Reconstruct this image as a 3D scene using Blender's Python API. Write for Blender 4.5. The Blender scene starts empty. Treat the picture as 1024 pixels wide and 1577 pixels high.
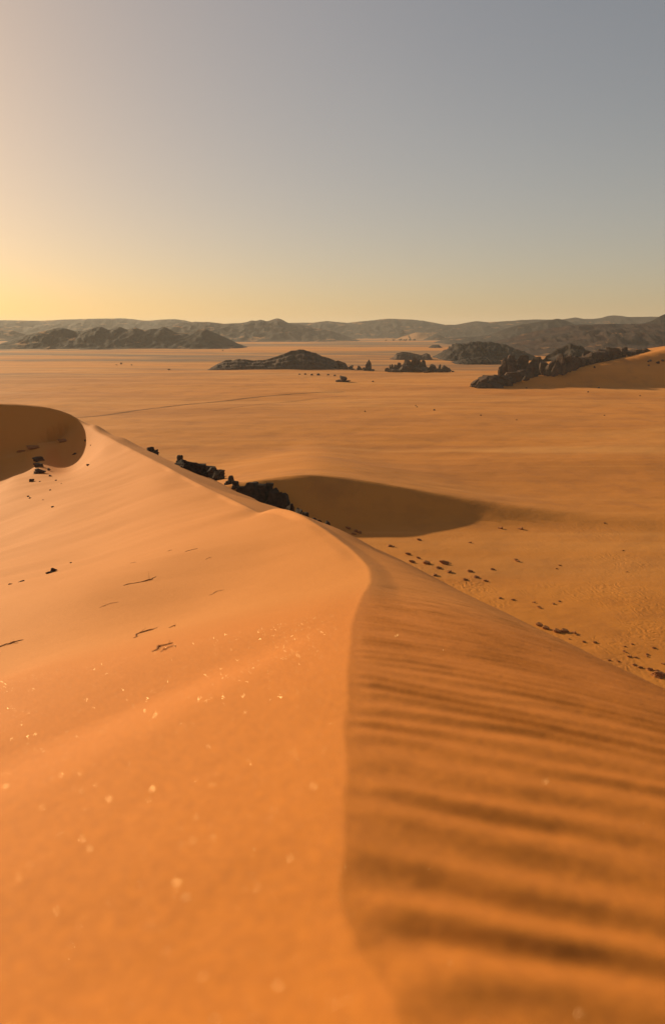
import bpy, bmesh, math, random
import numpy as np
from mathutils import Vector, Matrix, Euler

# ------------------------------------------------------------------ camera, sky, sun, exposure
CAM_H = 33.0                                   # height of the lens above the gravel plain
PITCH = math.atan(280.0 / 1139.0)
SUN_AZ, SUN_EL = math.radians(-46.0), math.radians(18.0)     # measured from +Y, clockwise positive
scene = bpy.context.scene
col = scene.collection

cam_d = bpy.data.cameras.new('camera')
cam = bpy.data.objects.new('camera', cam_d)
col.objects.link(cam)
cam.location = (0, 0, CAM_H)
cam.rotation_euler = (math.pi / 2 - PITCH, 0, 0)
cam_d.sensor_fit = 'VERTICAL'
cam_d.sensor_height = 36.0
cam_d.lens = 26.0
cam_d.clip_start = 0.02
cam_d.clip_end = 40000
cam_d.dof.use_dof = True
cam_d.dof.focus_distance = 22.0
cam_d.dof.aperture_fstop = 2.0
scene.camera = cam

world = bpy.data.worlds.new('World')
scene.world = world
world.use_nodes = True
wn = world.node_tree
wn.nodes.clear()
w_out = wn.nodes.new('ShaderNodeOutputWorld')
w_bg = wn.nodes.new('ShaderNodeBackground')
w_sky = wn.nodes.new('ShaderNodeTexSky')
w_sky.sky_type = 'NISHITA'
w_sky.sun_disc = False
w_sky.sun_elevation = SUN_EL
w_sky.sun_rotation = SUN_AZ
w_sky.altitude = 900
w_sky.air_density = 0.85
w_sky.dust_density = 2.2
w_sky.ozone_density = 1.0
w_bg.inputs['Strength'].default_value = 0.10
w_gam = wn.nodes.new('ShaderNodeGamma')
w_gam.inputs['Gamma'].default_value = 0.60
w_tint = wn.nodes.new('ShaderNodeMix')              # warm white balance of the whole sky
w_tint.data_type = 'RGBA'; w_tint.blend_type = 'MULTIPLY'; w_tint.inputs[0].default_value = 1.0
w_tint.inputs[7].default_value = (1.80, 1.49, 1.22, 1)
wn.links.new(w_sky.outputs[0], w_gam.inputs['Color'])
wn.links.new(w_gam.outputs[0], w_tint.inputs[6])
w_sat = wn.nodes.new('ShaderNodeHueSaturation')      # the photograph's rich colour, over the whole sky alike
w_sat.inputs['Saturation'].default_value = 1.42
wn.links.new(w_tint.outputs[2], w_sat.inputs['Color'])
wn.links.new(w_sat.outputs[0], w_bg.inputs['Color'])
wn.links.new(w_bg.outputs[0], w_out.inputs['Surface'])

sun_d = bpy.data.lights.new('sun', 'SUN')
sun_d.energy = 5.0
sun_d.angle = math.radians(0.9)
sun_d.color = (1.0, 0.79, 0.48)
sun = bpy.data.objects.new('sun', sun_d)
col.objects.link(sun)
SUN = Vector((math.sin(SUN_AZ) * math.cos(SUN_EL), math.cos(SUN_AZ) * math.cos(SUN_EL), math.sin(SUN_EL)))
sun.rotation_euler = SUN.to_track_quat('Z', 'Y').to_euler()
sun.location = (-60, 40, 90)

scene.view_settings.view_transform = 'Standard'
scene.view_settings.look = 'None'
scene.view_settings.gamma = 1.0
scene.view_settings.use_curve_mapping = False
scene.view_settings.exposure = 0.10
scene.render.engine = 'CYCLES'
scene.cycles.use_denoising = True
scene.cycles.max_bounces = 5
scene.cycles.diffuse_bounces = 2
scene.cycles.volume_bounces = 1
scene.cycles.sample_clamp_indirect = 4.0

# ------------------------------------------------------------------ helpers
rng = np.random.default_rng(7)
_perm = rng.permutation(512)
_perm = np.concatenate([_perm, _perm, _perm])
_grad = np.stack([np.cos(np.arange(512) * 2.399), np.sin(np.arange(512) * 2.399)], 1)


def perlin(x, y):
    xi = np.floor(x).astype(np.int64); yi = np.floor(y).astype(np.int64)
    xf = x - xi; yf = y - yi
    u = xf * xf * xf * (xf * (xf * 6 - 15) + 10); v = yf * yf * yf * (yf * (yf * 6 - 15) + 10)
    a = xi & 511; b = yi & 511; a1 = (xi + 1) & 511; b1 = (yi + 1) & 511

    def g(i, j, dx, dy):
        k = _perm[_perm[i] + j] & 511
        return _grad[k, 0] * dx + _grad[k, 1] * dy
    n0 = g(a, b, xf, yf) * (1 - u) + g(a1, b, xf - 1, yf) * u
    n1 = g(a, b1, xf, yf - 1) * (1 - u) + g(a1, b1, xf - 1, yf - 1) * u
    return (n0 * (1 - v) + n1 * v) * 1.4


def fbm(x, y, oct=4, gain=0.5, ridged=False):
    s = 0.0; a = 1.0; t = 0.0
    for i in range(oct):
        n = perlin(x * 2 ** i + 17.3 * i, y * 2 ** i - 9.1 * i)
        if ridged: n = 1 - 2 * np.abs(n)
        s = s + a * n; t += a; a *= gain
    return s / t


def sstep(a, b, x):
    t = np.clip((x - a) / (b - a), 0, 1)
    return t * t * (3 - 2 * t)


SP, CP = math.sin(PITCH), math.cos(PITCH)


def ray(px, py):
    u = (px - 512.0) / 1139.0; v = (788.5 - py) / 1139.0
    return u, CP + v * SP, -SP + v * CP


def at(px, py, Y):
    """world point on the sight line of a photo pixel at forward distance Y"""
    u, y, z = ray(px, py)
    return (u / y * Y, Y, CAM_H + z / y * Y)


def mesh_obj(name, verts, faces, mat=None, parent=None, smooth=True):
    me = bpy.data.meshes.new(name)
    me.from_pydata([tuple(v) for v in verts] if not isinstance(verts, np.ndarray) else verts.tolist(), [],
                   faces if not isinstance(faces, np.ndarray) else faces.tolist())
    if smooth: me.polygons.foreach_set('use_smooth', [True] * len(me.polygons))
    me.update()
    o = bpy.data.objects.new(name, me)
    col.objects.link(o)
    if mat: me.materials.append(mat)
    if parent: o.parent = parent
    return o


def big_mesh(name, V, F, mat, attrs=None):
    """fast quad mesh from numpy arrays"""
    used = np.zeros(len(V), bool); used[F.ravel()] = True
    remap = np.cumsum(used) - 1
    F = remap[F]; V = V[used]
    me = bpy.data.meshes.new(name)
    me.vertices.add(len(V)); me.vertices.foreach_set('co', V.astype(np.float32).ravel())
    me.loops.add(F.size); me.loops.foreach_set('vertex_index', F.astype(np.int32).ravel())
    me.polygons.add(len(F))
    me.polygons.foreach_set('loop_start', np.arange(0, F.size, 4, dtype=np.int32))
    me.polygons.foreach_set('loop_total', np.full(len(F), 4, np.int32))
    me.polygons.foreach_set('use_smooth', np.ones(len(F), bool))
    for k, a in (attrs or {}).items():
        at_ = me.attributes.new(k, 'FLOAT', 'POINT'); at_.data.foreach_set('value', a[used].astype(np.float32))
    me.update(calc_edges=True); me.validate()
    o = bpy.data.objects.new(name, me); col.objects.link(o)
    me.materials.append(mat)
    return o


def empty(name, loc, rz=0.0):
    o = bpy.data.objects.new(name, None); col.objects.link(o)
    o.location = loc; o.rotation_euler = (0, 0, rz); o.empty_display_size = 0.3
    return o


def tag(o, label=None, cat=None, group=None, kind=None):
    if label: o['label'] = label
    if cat: o['category'] = cat
    if group: o['group'] = group
    if kind: o['kind'] = kind
    return o


class N:
    """small node-tree builder"""
    def __init__(self, name):
        self.m = bpy.data.materials.new(name); self.m.use_nodes = True
        self.t = self.m.node_tree; self.t.nodes.clear()
        self.out = self.t.nodes.new('ShaderNodeOutputMaterial')

    def n(self, kind, **kw):
        nd = self.t.nodes.new(kind)
        for k, v in kw.items():
            if k.startswith('i_'):
                key = k[2:]; key = int(key) if key.isdigit() else key.replace('_', ' ')
                s = nd.inputs[key]
                if isinstance(v, bpy.types.NodeSocket): self.t.links.new(v, s)
                else: s.default_value = v
            else: setattr(nd, k, v)
        return nd

    def math(self, op, a, b=0.5, clamp=False):
        return self.n('ShaderNodeMath', operation=op, i_0=a, i_1=b, use_clamp=clamp).outputs[0]

    def noise(self, vec, scale, detail=4, rough=0.55, dist=0.0):
        return self.n('ShaderNodeTexNoise', i_Vector=vec, i_Scale=scale, i_Detail=detail, i_Roughness=rough, i_Distortion=dist).outputs[0]

    def ramp(self, fac, lo, hi):
        return self.n('ShaderNodeMapRange', i_0=fac, i_1=lo, i_2=hi, i_3=0.0, i_4=1.0).outputs[0]

    def mix(self, fac, a, b):
        nd = self.t.nodes.new('ShaderNodeMix'); nd.data_type = 'RGBA'
        for s, v in ((nd.inputs[0], fac), (nd.inputs[6], a), (nd.inputs[7], b)):
            if isinstance(v, bpy.types.NodeSocket): self.t.links.new(v, s)
            else: s.default_value = v if not isinstance(v, tuple) else (*v, 1.0)
        return nd.outputs[2]

    def scale(self, vec, s):
        return self.n('ShaderNodeMapping', i_Vector=vec, i_Scale=s).outputs[0]

    def finish(self, color, rough=0.9, bump=None, strength=1.0, dist=0.01, spec=0.2):
        b = self.n('ShaderNodeBsdfPrincipled', i_Roughness=rough)
        b.inputs['Specular IOR Level'].default_value = spec
        if isinstance(color, tuple): b.inputs['Base Color'].default_value = (*color, 1)
        else: self.t.links.new(color, b.inputs['Base Color'])
        if bump is not None:
            if isinstance(bump, tuple): nrm = bump[0]
            else: nrm = self.n('ShaderNodeBump', i_Strength=strength, i_Distance=dist, i_Height=bump).outputs[0]
            self.t.links.new(nrm, b.inputs['Normal'])
        self.t.links.new(b.outputs[0], self.out.inputs['Surface'])
        return self.m


SAND_A, SAND_B, SAND_C = (0.65, 0.208, 0.020), (0.62, 0.190, 0.016), (0.67, 0.25, 0.040)


def mat_dune():
    k = N('dune_sand')
    pos = k.n('ShaderNodeNewGeometry').outputs['Position']
    slip = k.n('ShaderNodeAttribute', attribute_name='slip').outputs['Fac']
    far = k.n('ShaderNodeAttribute', attribute_name='far').outputs['Fac']
    c = k.mix(k.ramp(k.noise(pos, 0.25, 3), 0.35, 0.65), SAND_A, SAND_B)
    # sand colour turns paler with distance from the lens
    c = k.mix(k.math('MULTIPLY', far, 0.65), c, (0.63, 0.252, 0.046))
    c = k.mix(k.math('MULTIPLY', k.ramp(k.noise(pos, 420.0, 2, 0.7), 0.40, 0.75), 0.6), c, SAND_C)
    c = k.mix(k.math('MULTIPLY', k.ramp(k.noise(pos, 190.0, 2, 0.7), 0.55, 0.8), 0.35), c, (0.30, 0.11, 0.03))
    c = k.mix(k.math('MULTIPLY', k.ramp(k.noise(pos, 75.0, 3, 0.75), 0.40, 0.62), 0.6), c, (0.44, 0.135, 0.018))
    # wind ripples farther off on the slip face (the near ones are modelled)
    rot = k.n('ShaderNodeMapping', i_Vector=pos, i_Rotation=(0, 0, math.radians(9.0))).outputs[0]
    wav = k.n('ShaderNodeTexWave', wave_type='BANDS', bands_direction='Y', i_Vector=rot, i_Scale=2.0,
              i_Distortion=6.0, i_Detail=2.0, i_Detail_Scale=0.7, i_Detail_Roughness=0.5).outputs['Fac']
    h = k.math('MULTIPLY', k.math('MULTIPLY', wav, slip), k.math('MULTIPLY', far, 0.012))
    streak = k.noise(k.scale(rot, (0.25, 2.2, 1.0)), 1.6, 4, 0.65)
    h = k.math('ADD', h, k.math('MULTIPLY', k.math('MULTIPLY', streak, slip), k.math('MULTIPLY', far, 0.05)))
    grain = k.noise(pos, 260.0, 3, 0.7)
    soft = k.noise(pos, 9.0, 3, 0.6)
    h2 = k.math('ADD', k.math('MULTIPLY', grain, 0.0016), k.math('MULTIPLY', soft, 0.006))
    hh = k.math('ADD', h, h2)
    return k.finish(c, 0.85, hh, 1.0, 1.0, 0.25)


def mat_plain():
    k = N('plain_sand')
    pos = k.n('ShaderNodeNewGeometry').outputs['Position']
    rocky = k.n('ShaderNodeAttribute', attribute_name='ripply').outputs['Fac']
    gravel = k.n('ShaderNodeAttribute', attribute_name='gravel').outputs['Fac']
    n1 = k.noise(k.scale(pos, (0.30, 1.0, 1.0)), 0.011, 6, 0.62, 1.2)
    n2 = k.noise(pos, 0.09, 5, 0.65)
    c = k.mix(k.ramp(n1, 0.38, 0.66), (0.68, 0.255, 0.040), (0.54, 0.19, 0.028))
    c = k.mix(k.math('MULTIPLY', k.ramp(n2, 0.50, 0.74), 0.5), c, (0.36, 0.13, 0.032))
    n3 = k.noise(k.scale(pos, (0.25, 1.0, 1.0)), 0.004, 4, 0.6, 1.0)
    c = k.mix(k.math('MULTIPLY', k.ramp(n3, 0.43, 0.55), gravel), c, (0.20, 0.115, 0.06))
    n5 = k.noise(k.scale(pos, (0.10, 1.0, 1.0)), 0.045, 5, 0.65, 0.8)
    c = k.mix(k.math('MULTIPLY', k.ramp(n5, 0.52, 0.68), 0.38), c, (0.38, 0.135, 0.032))
    n6 = k.noise(k.scale(pos, (0.16, 1.0, 1.0)), 0.02, 4, 0.6, 1.5)
    c = k.mix(k.math('MULTIPLY', k.ramp(n6, 0.50, 0.68), 0.6), c, (0.74, 0.33, 0.085))
    n4 = k.noise(pos, 2.5, 3, 0.7)
    c = k.mix(k.math('MULTIPLY', k.ramp(n4, 0.60, 0.8), 0.18), c, (0.22, 0.085, 0.03))
    rot = k.n('ShaderNodeMapping', i_Vector=pos, i_Rotation=(0, 0, math.radians(70.0))).outputs[0]
    wav = k.n('ShaderNodeTexWave', wave_type='BANDS', bands_direction='Y', i_Vector=rot, i_Scale=0.30,
              i_Distortion=16.0, i_Detail=3.0, i_Detail_Scale=1.2, i_Detail_Roughness=0.6).outputs['Fac']
    h = k.math('MULTIPLY', k.math('MULTIPLY', wav, k.math('MULTIPLY', rocky, k.ramp(k.noise(pos, 0.06, 3), 0.47, 0.66))), 0.05)
    h = k.math('ADD', h, k.math('MULTIPLY', k.noise(pos, 0.9, 4, 0.6), 0.06))
    h = k.math('ADD', h, k.math('MULTIPLY', k.noise(pos, 0.05, 3, 0.5), 0.8))
    return k.finish(c, 0.9, h, 1.0, 1.0, 0.15)


def mat_rock(name, a, b, sand=0.0, scale=1.0, strata=0.0):
    k = N(name)
    g = k.n('ShaderNodeNewGeometry')
    pos = g.outputs['Position']; nz = k.n('ShaderNodeSeparateXYZ', i_0=g.outputs['Normal']).outputs[2]
    n1 = k.noise(pos, 0.35 * scale, 6, 0.65)
    c = k.mix(k.ramp(n1, 0.35, 0.68), a, b)
    h = k.noise(pos, 0.8 * scale, 7, 0.7)
    if strata:
        n2 = k.noise(k.scale(pos, (0.12, 0.12, 1.6)), 0.6 * scale, 4, 0.6)
        c = k.mix(k.math('MULTIPLY', k.ramp(n2, 0.45, 0.7), strata), c, tuple(x * 1.9 for x in a))
        h = k.math('ADD', h, k.math('MULTIPLY', n2, 0.8))
    if sand:
        m = k.math('ADD', nz, k.math('MULTIPLY', k.math('SUBTRACT', k.noise(pos, 0.25 * scale, 5, 0.6), 0.5), 0.45))
        c = k.mix(k.ramp(m, sand, sand + 0.07), c, (0.50, 0.235, 0.085))
    return k.finish(c, 0.9, h, 0.9, 0.6 / scale, 0.2)


M_DUNE, M_PLAIN = mat_dune(), mat_plain()

# ------------------------------------------------------------------ main dune
CREST = [(610, 1577, .46), (585, 1520, .51), (545, 1450, .585), (524, 1380, .67), (532, 1300, .78), (528, 1240, .90), (536, 1180, 1.06), (529, 1130, 1.25), (534, 1090, 1.45), (535, 1040, 1.78), (538, 995, 2.35), (545, 950, 3.5),
         (558, 917, 5.1), (570, 892, 7.2), (562, 868, 9.6), (530, 838, 13.0), (485, 806, 16.8), (452, 788, 20.0), (428, 783, 22.0),
         (412, 786, 23.6), (398, 789, 25.5), (375, 778, 30), (352, 767, 35), (300, 742, 48), (250, 715, 66), (200, 690, 88), (165, 672, 107),
         (142, 661, 119), (128, 651, 126), (112, 640, 128.5), (85, 630, 128), (40, 623, 126), (0, 622, 124.5), (-100, 626, 120)]
crest = np.array([at(*c) for c in CREST])
back = np.array([(-6, -60, CAM_H - 4), (-2, -20, CAM_H - .9), (-.3, -5, CAM_H - .30), (0, -1.2, CAM_H - .33), (0.004, -.2, CAM_H - .40)])
front = np.array([(-95, 118, CAM_H - 19), (-180, 125, CAM_H - 36)])
crest = np.vstack([back, crest, front])


def densify(P, n):
    t = np.concatenate([[0], np.cumsum(np.linalg.norm(np.diff(P[:, :2], axis=0), axis=1) ** 0.5)])
    out = []
    m = len(P)
    for i in range(m - 1):
        p0 = P[max(i - 1, 0)]; p1 = P[i]; p2 = P[i + 1]; p3 = P[min(i + 2, m - 1)]
        t0, t1, t2, t3 = t[i] - (t[i] - t[max(i - 1, 0)] or 1), t[i], t[i + 1], t[i + 1] + ((t[min(i + 2, m - 1)] - t[i + 1]) or 1)
        m1 = (p2 - p0) / (t2 - (t[max(i - 1, 0)] if i else t1)) if i else (p2 - p1) / (t2 - t1)
        m2 = (p3 - p1) / ((t[min(i + 2, m - 1)]) - t1)
        d = t2 - t1
        for j in range(n):
            s = j / n
            out.append((2 * s ** 3 - 3 * s ** 2 + 1) * p1 + (s ** 3 - 2 * s ** 2 + s) * d * m1 + (-2 * s ** 3 + 3 * s ** 2) * p2 + (s ** 3 - s ** 2) * d * m2)
    out.append(P[-1])
    return np.array(out)


crestd = densify(crest, 5)

LEFT = [  # windward side: photo pixel, forward distance
    (-200, 1200, 2.3), (0, 1040, 5.2), (0, 940, 11.5), (130, 920, 10.5), (250, 860, 15.2),
    (130, 876, 18.5), (0, 908, 17.5), (300, 822, 20.5), (400, 790, 22.5), (-150, 950, 16),
    (0, 885, 27), (130, 850, 29), (300, 800, 28), (370, 787, 27), (200, 800, 37), (300, 770, 37), (250, 745, 50), (200, 740, 62), (100, 780, 56), (0, 825, 52), (0, 760, 85),
    (150, 720, 84), (100, 735, 89), (160, 690, 98), (60, 718, 105), (20, 738, 97), (0, 712, 112), (40, 701, 114.5), (90, 691, 118), (130, 681, 119), (-80, 730, 105), (-80, 800, 76), (-150, 850, 55)]
left = np.array([at(*c) for c in LEFT] + [(-8, -10, CAM_H - 3), (-25, -25, CAM_H - 8), (-2, -2, CAM_H - .75), (-60, 20, CAM_H - 20), (-1, 0, CAM_H - .62), (-3, 1, CAM_H - 1.5), (-100, 70, CAM_H - 27), (-60, -60, CAM_H - 18)])


def brink_pt(dx, y):
    """point dx metres to the left of the crest: the windward slope runs evenly up to the brink"""
    xc = np.interp(y, crestd[:130, 1], crestd[:130, 0]); zc = np.interp(y, crestd[:130, 1], crestd[:130, 2])
    return (xc - dx, y, zc - .205 * dx - .006 * dx * dx)


left = np.vstack([left, [brink_pt(dx, y) for y in (.3, .45, .6, .8, 1.0, 1.3, 1.7, 2.2, 2.8, 3.6, 4.6, 6, 7.4, 9, 11, 14, 17) for dx in (.06, .16, .4, .8, 1.4, 2.2, 3.2) if .02 * y < dx < max(.5, min(.9 * y, 3.4 - .13 * y))]])


def slip_pt(dx, y):
    """point dx metres to the right of the crest at forward distance y: gentle at the brink, then steepening to repose"""
    xc = np.interp(y, crestd[:130, 1], crestd[:130, 0]); zc = np.interp(y, crestd[:130, 1], crestd[:130, 2])
    e_ = max(0, y - 6); a1 = .12 + .03 * min(1, max(0, (y - 2.5) / 3.5)) + .008 * e_; a2 = .045 + .006 * e_; a3 = .019
    d0 = (-2 * a2 + math.sqrt(4 * a2 * a2 + 12 * a3 * (.64 - a1))) / (6 * a3); f = lambda t: a1 * t + a2 * t * t + a3 * t ** 3
    G = f(dx) if dx < d0 else f(d0) + .64 * (dx - d0)
    return (xc + dx, y, zc - G)


right = [slip_pt(dx, y) for y in (-20, -8, -4, -1, 0, .3, .6, 1.0, 1.5, 2.2, 3.2, 4.5, 6.5, 9, 13, 18) for dx in (.06, .25, .6, 1.1, 1.8, 2.7, 4, 7, 12, 20, 35)
         if dx > .05 * y and dx < 14 + 1.2 * max(y, 0)]
EDGE = [(705, 909, 26), (602, 858, 38), (520, 820, 50), (440, 797, 62), (390, 767, 71), (340, 744, 80), (290, 719, 90), (240, 699, 100), (190, 674, 110), (145, 655, 121)]
edge = np.array([at(*e) for e in EDGE])
for e in edge:                                    # convex brink: gentle beside the crest, at repose where the rocks break out
    m = (crestd[:, 1] > 20) & (np.arange(len(crestd)) < len(crestd) - 30)
    xc = np.interp(e[1], crestd[m, 1], crestd[m, 0]); zc = np.interp(e[1], crestd[m, 1], crestd[m, 2])
    dx = e[0] - xc; dz = zc - e[2]
    for f in (.08, .2, .4, .7, 1.0):
        right.append((xc + f * dx, e[1], zc - dz * ((.95 * f + .05 * f * f) if e[1] > 45 else (.5 * f + .5 * f * f))))
    sl = max(.55, dz / dx * 1.65)
    for o_ in (2, 5, 10, 18): right.append((e[0] + o_, e[1], e[2] - sl * o_ if o_ < 6 else e[2] - sl * 5 - .6 * (o_ - 5)))
right += [(-60, 150, CAM_H - 21), (-100, 150, CAM_H - 28), (-40, 150, CAM_H - 25), (-30, 175, CAM_H - 36), (-70, 200, CAM_H - 36)]
right = np.array(right)


def warp(x, y):
    r = np.hypot(x, y) + 1e-9
    k = np.log1p(r / .5) / r
    return x * k, y * k, r


class TPS:
    def __init__(s, P, lam=4e-5):
        wx, wy, r = warp(P[:, 0], P[:, 1]); q = (P[:, 2] - CAM_H) / (r + .5)
        s.c = np.stack([wx, wy], 1); n = len(P)
        d2 = ((s.c[:, None] - s.c[None]) ** 2).sum(-1)
        K = .5 * d2 * np.log(d2 + 1e-12) + lam * n * np.eye(n) * .02
        A = np.zeros((n + 3, n + 3)); A[:n, :n] = K; A[:n, n] = 1; A[:n, n + 1:] = s.c; A[n, :n] = 1; A[n + 1:, :n] = s.c.T
        s.w = np.linalg.solve(A, np.concatenate([q, [0, 0, 0]]))

    def __call__(s, x, y):
        x = np.atleast_1d(x).astype(float); y = np.atleast_1d(y).astype(float)
        out = np.empty(len(x)); n = len(s.c)
        for a in range(0, len(x), 20000):
            wx, wy, r = warp(x[a:a + 20000], y[a:a + 20000])
            d2 = (wx[:, None] - s.c[:, 0]) ** 2 + (wy[:, None] - s.c[:, 1]) ** 2
            q = (.5 * d2 * np.log(d2 + 1e-12)) @ s.w[:n] + s.w[n] + wx * s.w[n + 1] + wy * s.w[n + 2]
            out[a:a + 20000] = q * (r + .5) + CAM_H
        return out


crest_ctrl = crestd[2::2]
crest_ctrl = crest_ctrl[np.hypot(crest_ctrl[:, 0], crest_ctrl[:, 1]) > .15]
TL = TPS(np.vstack([crest_ctrl, left])); TR = TPS(np.vstack([crest_ctrl, right]))


def side(x, y):
    """signed plan distance to the crest line, positive on the slip-face side"""
    best = np.full(x.shape, 1e9); sg = np.zeros(x.shape); zc = np.zeros(x.shape); pr = np.zeros(x.shape)
    P = crestd[:, :2]
    for i in range(len(P) - 1):
        ax, ay = P[i]; dx, dy = P[i + 1] - P[i]; L = dx * dx + dy * dy + 1e-12
        t = np.clip(((x - ax) * dx + (y - ay) * dy) / L, 0, 1)
        ex = x - ax - t * dx; ey = y - ay - t * dy
        d = ex * ex + ey * ey
        cr = dy * ex - dx * ey
        m = d < best - 1e-12
        best = np.where(m, d, best); sg = np.where(m, np.sign(cr), sg)
        zc = np.where(m, crestd[i, 2] + t * (crestd[i + 1, 2] - crestd[i, 2]), zc); pr = np.where(m, i + t, pr)
    return np.sqrt(best) * np.where(sg == 0, 1, sg), zc, pr


HORN = (5 + [c[0] for c in CREST].index(142)) * 5
RN = np.array([.160, .987])       # across the ripples
RT = np.array([.987, -.160])


def ripple(x, y):
    a = x * RN[0] + y * RN[1]; b = x * RT[0] + y * RT[1]
    w = 0.085 * perlin(a * 1.3 + 4, b * 1.1 + 1) + .042 * perlin(a * 4.1, b * 3.0 + 7)
    ph = (a + w) / .118
    f = ph - np.floor(ph)
    s = np.where(f < .40, f / .40, (1 - f) / .60)
    s = s * s * (3 - 2 * s)
    amp = .85 + 1.0 * perlin(a * 4.0 + 20, b * 2.2 - 3)
    return (s - .5) * .0100 * np.clip(amp, .35, 1.4) + .0020 * perlin(a * 16, b * 4.5) + .0008 * perlin(a * 45, b * 20)


def dune_z(x, y, detail=False):
    x = np.atleast_1d(np.asarray(x, float)); y = np.atleast_1d(np.asarray(y, float))
    d, zc, pr = side(x, y); r = np.hypot(x, y)
    d = d + (.010 * perlin(y * 5.5, y * 0 + 2.5) + .005 * perlin(y * 17, y * 0 + 8.5) + .003 * perlin(x * 40, y * 40)) * np.clip(r, .3, 1.2) * (r < 12)
    b = .0040 * r + .004
    w = sstep(-b, b, d)
    zl = np.zeros_like(x); zr = np.zeros_like(x)
    ml = w < 1; mr = w > 0
    zl[ml] = TL(x[ml], y[ml]); zr[mr] = TR(x[mr], y[mr])
    # steep lee face of the far horn, down to its hollow
    wh = sstep(HORN - 3, HORN + 7, pr)
    floor = CAM_H + np.maximum(-17.9 + .13 * np.minimum(x + 41, 0), -24)
    lee = zc - .68 * np.abs(d); lee = floor + .35 * np.logaddexp((lee - floor) / .35, 0)
    zl = np.where(d < 0, zl * (1 - wh) + np.minimum(zl, lee) * wh, zl)
    z = zl * (1 - w) + zr * w
    if detail:
        fade = 1 - sstep(4.0, 8.0, r)
        z = z + ripple(x, y) * sstep(.0, .06 + .01 * r, d) * fade
        z = z + .012 * fbm(x * .8, y * .8, 3) * np.clip(r, 0, 6) / 6
        lw = 1 - sstep(-.3, .0, d)
        tb = -(x + .70) * .922 + (y - 1.37) * .386 + .05 * perlin(y * 1.1, x * 1.1 + 4)       # across the soft brow left of the lens
        z = z - .075 * sstep(-.18, .45, tb) * (1 - sstep(2.2, 3.6, y)) * sstep(.05, .35, -d)
        z = z + lw * (.17 * fbm(x * .07 + 3, y * .12, 3) * np.clip(r / 12, 0, 1.6))
    return z, d, r


# ------------------------------------------------------------------ plain with the low dune and sand aprons
def low_dune(x, y):
    # crest of the low dune runs from left to right and tapers off
    cx = np.array([-40, -17, -4, 8, 20, 34, 52]); cy = np.array([124, 130, 133, 134, 133, 130, 126])
    ch = np.array([2.0, 6.4, 7.7, 5.8, 3.8, 2.0, 0.2])
    yc = np.interp(x, cx, cy); h = np.interp(x, cx, ch, left=0, right=0)
    xs = np.linspace(-60, 70, 80); ker = np.exp(-np.linspace(-2, 2, 13) ** 2); ker /= ker.sum()
    hs = np.convolve(np.pad(np.interp(xs, cx, ch, left=0), 6, mode='edge'), ker, 'valid'); ys = np.convolve(np.pad(np.interp(xs, cx, cy), 6, mode='edge'), ker, 'valid')
    h = np.interp(x, xs, hs, left=0, right=0); yc = np.interp(x, xs, ys)
    d = yc - y                                   # >0 on the camera side
    sl = np.interp(x, [-20, 10, 30, 52], [.66, .62, .58, .50])
    soft = np.interp(x, [-20, 8, 30, 52], [.08, .15, .5, 1.0])
    zf = h - sl * d; zb = h + .09 * d
    k = soft
    m = -k * np.logaddexp(-zf / k, -zb / k)
    return np.logaddexp(m / 1.0, 0) * 1.0


def plain_z(x, y):
    r = np.hypot(x, y)
    z = 1.1 * fbm(x * .004, y * .006, 3) + 1.0 * fbm(x * .014 + 5, y * .022, 4) * sstep(60, 180, r)
    z = z * sstep(30, 160, r)
    z = z + np.clip(low_dune(x, y), -.4, 20) * (np.abs(y - 125) < 150)
    # sand ramp on the right carrying the rock rib
    s_ = np.clip((x - 80) * .974 + (y - 447) * .225, 0, 400); dn = (x - 80) * .225 - (y - 447) * .974     # dn > 0 on the camera side
    hh = np.interp(s_, [0, 30, 70, 110, 150, 200, 400], [0, 3, 9, 17, 24.5, 30, 36])
    k_ = .35
    ramp = -k_ * np.logaddexp(-(hh - .64 * dn) / k_, -(hh + .10 * dn) / k_)
    ramp = np.where(x > 20, np.logaddexp(np.clip(ramp, -20, 60) / .6, 0) * .6, 0) * sstep(60, 90, x)
    z = z + ramp
    z = z + .9 * sstep(300, 420, y) * (1 - sstep(420, 640, y)) * fbm(x * .012, y * .02, 3)
    return z


def terrain_z(x, y):
    x = np.atleast_1d(np.asarray(x, float)); y = np.atleast_1d(np.asarray(y, float))
    p = plain_z(x, y)
    near = (np.hypot(x, y) < 240)
    if near.any():
        dz = dune_z(x[near], y[near], True)[0]
        p[near] = np.maximum(p[near], dz)
    return p


def polar(radii, angles):
    A, R = np.meshgrid(angles, radii)
    return (R * np.sin(A)).ravel(), (R * np.cos(A)).ravel()


def polar_faces(nr, na, closed=True):
    i = np.arange(nr - 1)[:, None]; j = np.arange(na if closed else na - 1)[None]
    a = i * na + j; b = i * na + (j + 1) % na
    return np.stack([a, b, b + na, a + na], -1).reshape(-1, 4)


def angle_set(half, fine, coarse):
    f = np.radians(np.arange(-half, half + 1e-6, fine))
    c = np.radians(np.arange(half + coarse, 360 - half - coarse / 2, coarse))
    return np.concatenate([f, c])


radii = [.0015]
while radii[-1] < 260: radii.append(max(radii[-1] * 1.0060, radii[-1] + .004))
ang = angle_set(31, .16, 1.6)
X, Y = polar(np.array(radii), ang)
Z, D, R = dune_z(X, Y, True)
F = polar_faces(len(radii), len(ang))
pz = plain_z(X, Y)
keep = (Z - pz)[F].max(1) > -1.2
keep &= R[F].max(1) < 250
dune = big_mesh('sand_dune', np.stack([X, Y, Z], 1), F[keep][:, ::-1], M_DUNE,
                {'slip': sstep(0, .3, D), 'far': sstep(3.5, 7.0, R)})
tag(dune, 'large orange sand dune with a curving sharp crest in the foreground', 'dune', kind='structure')

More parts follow.
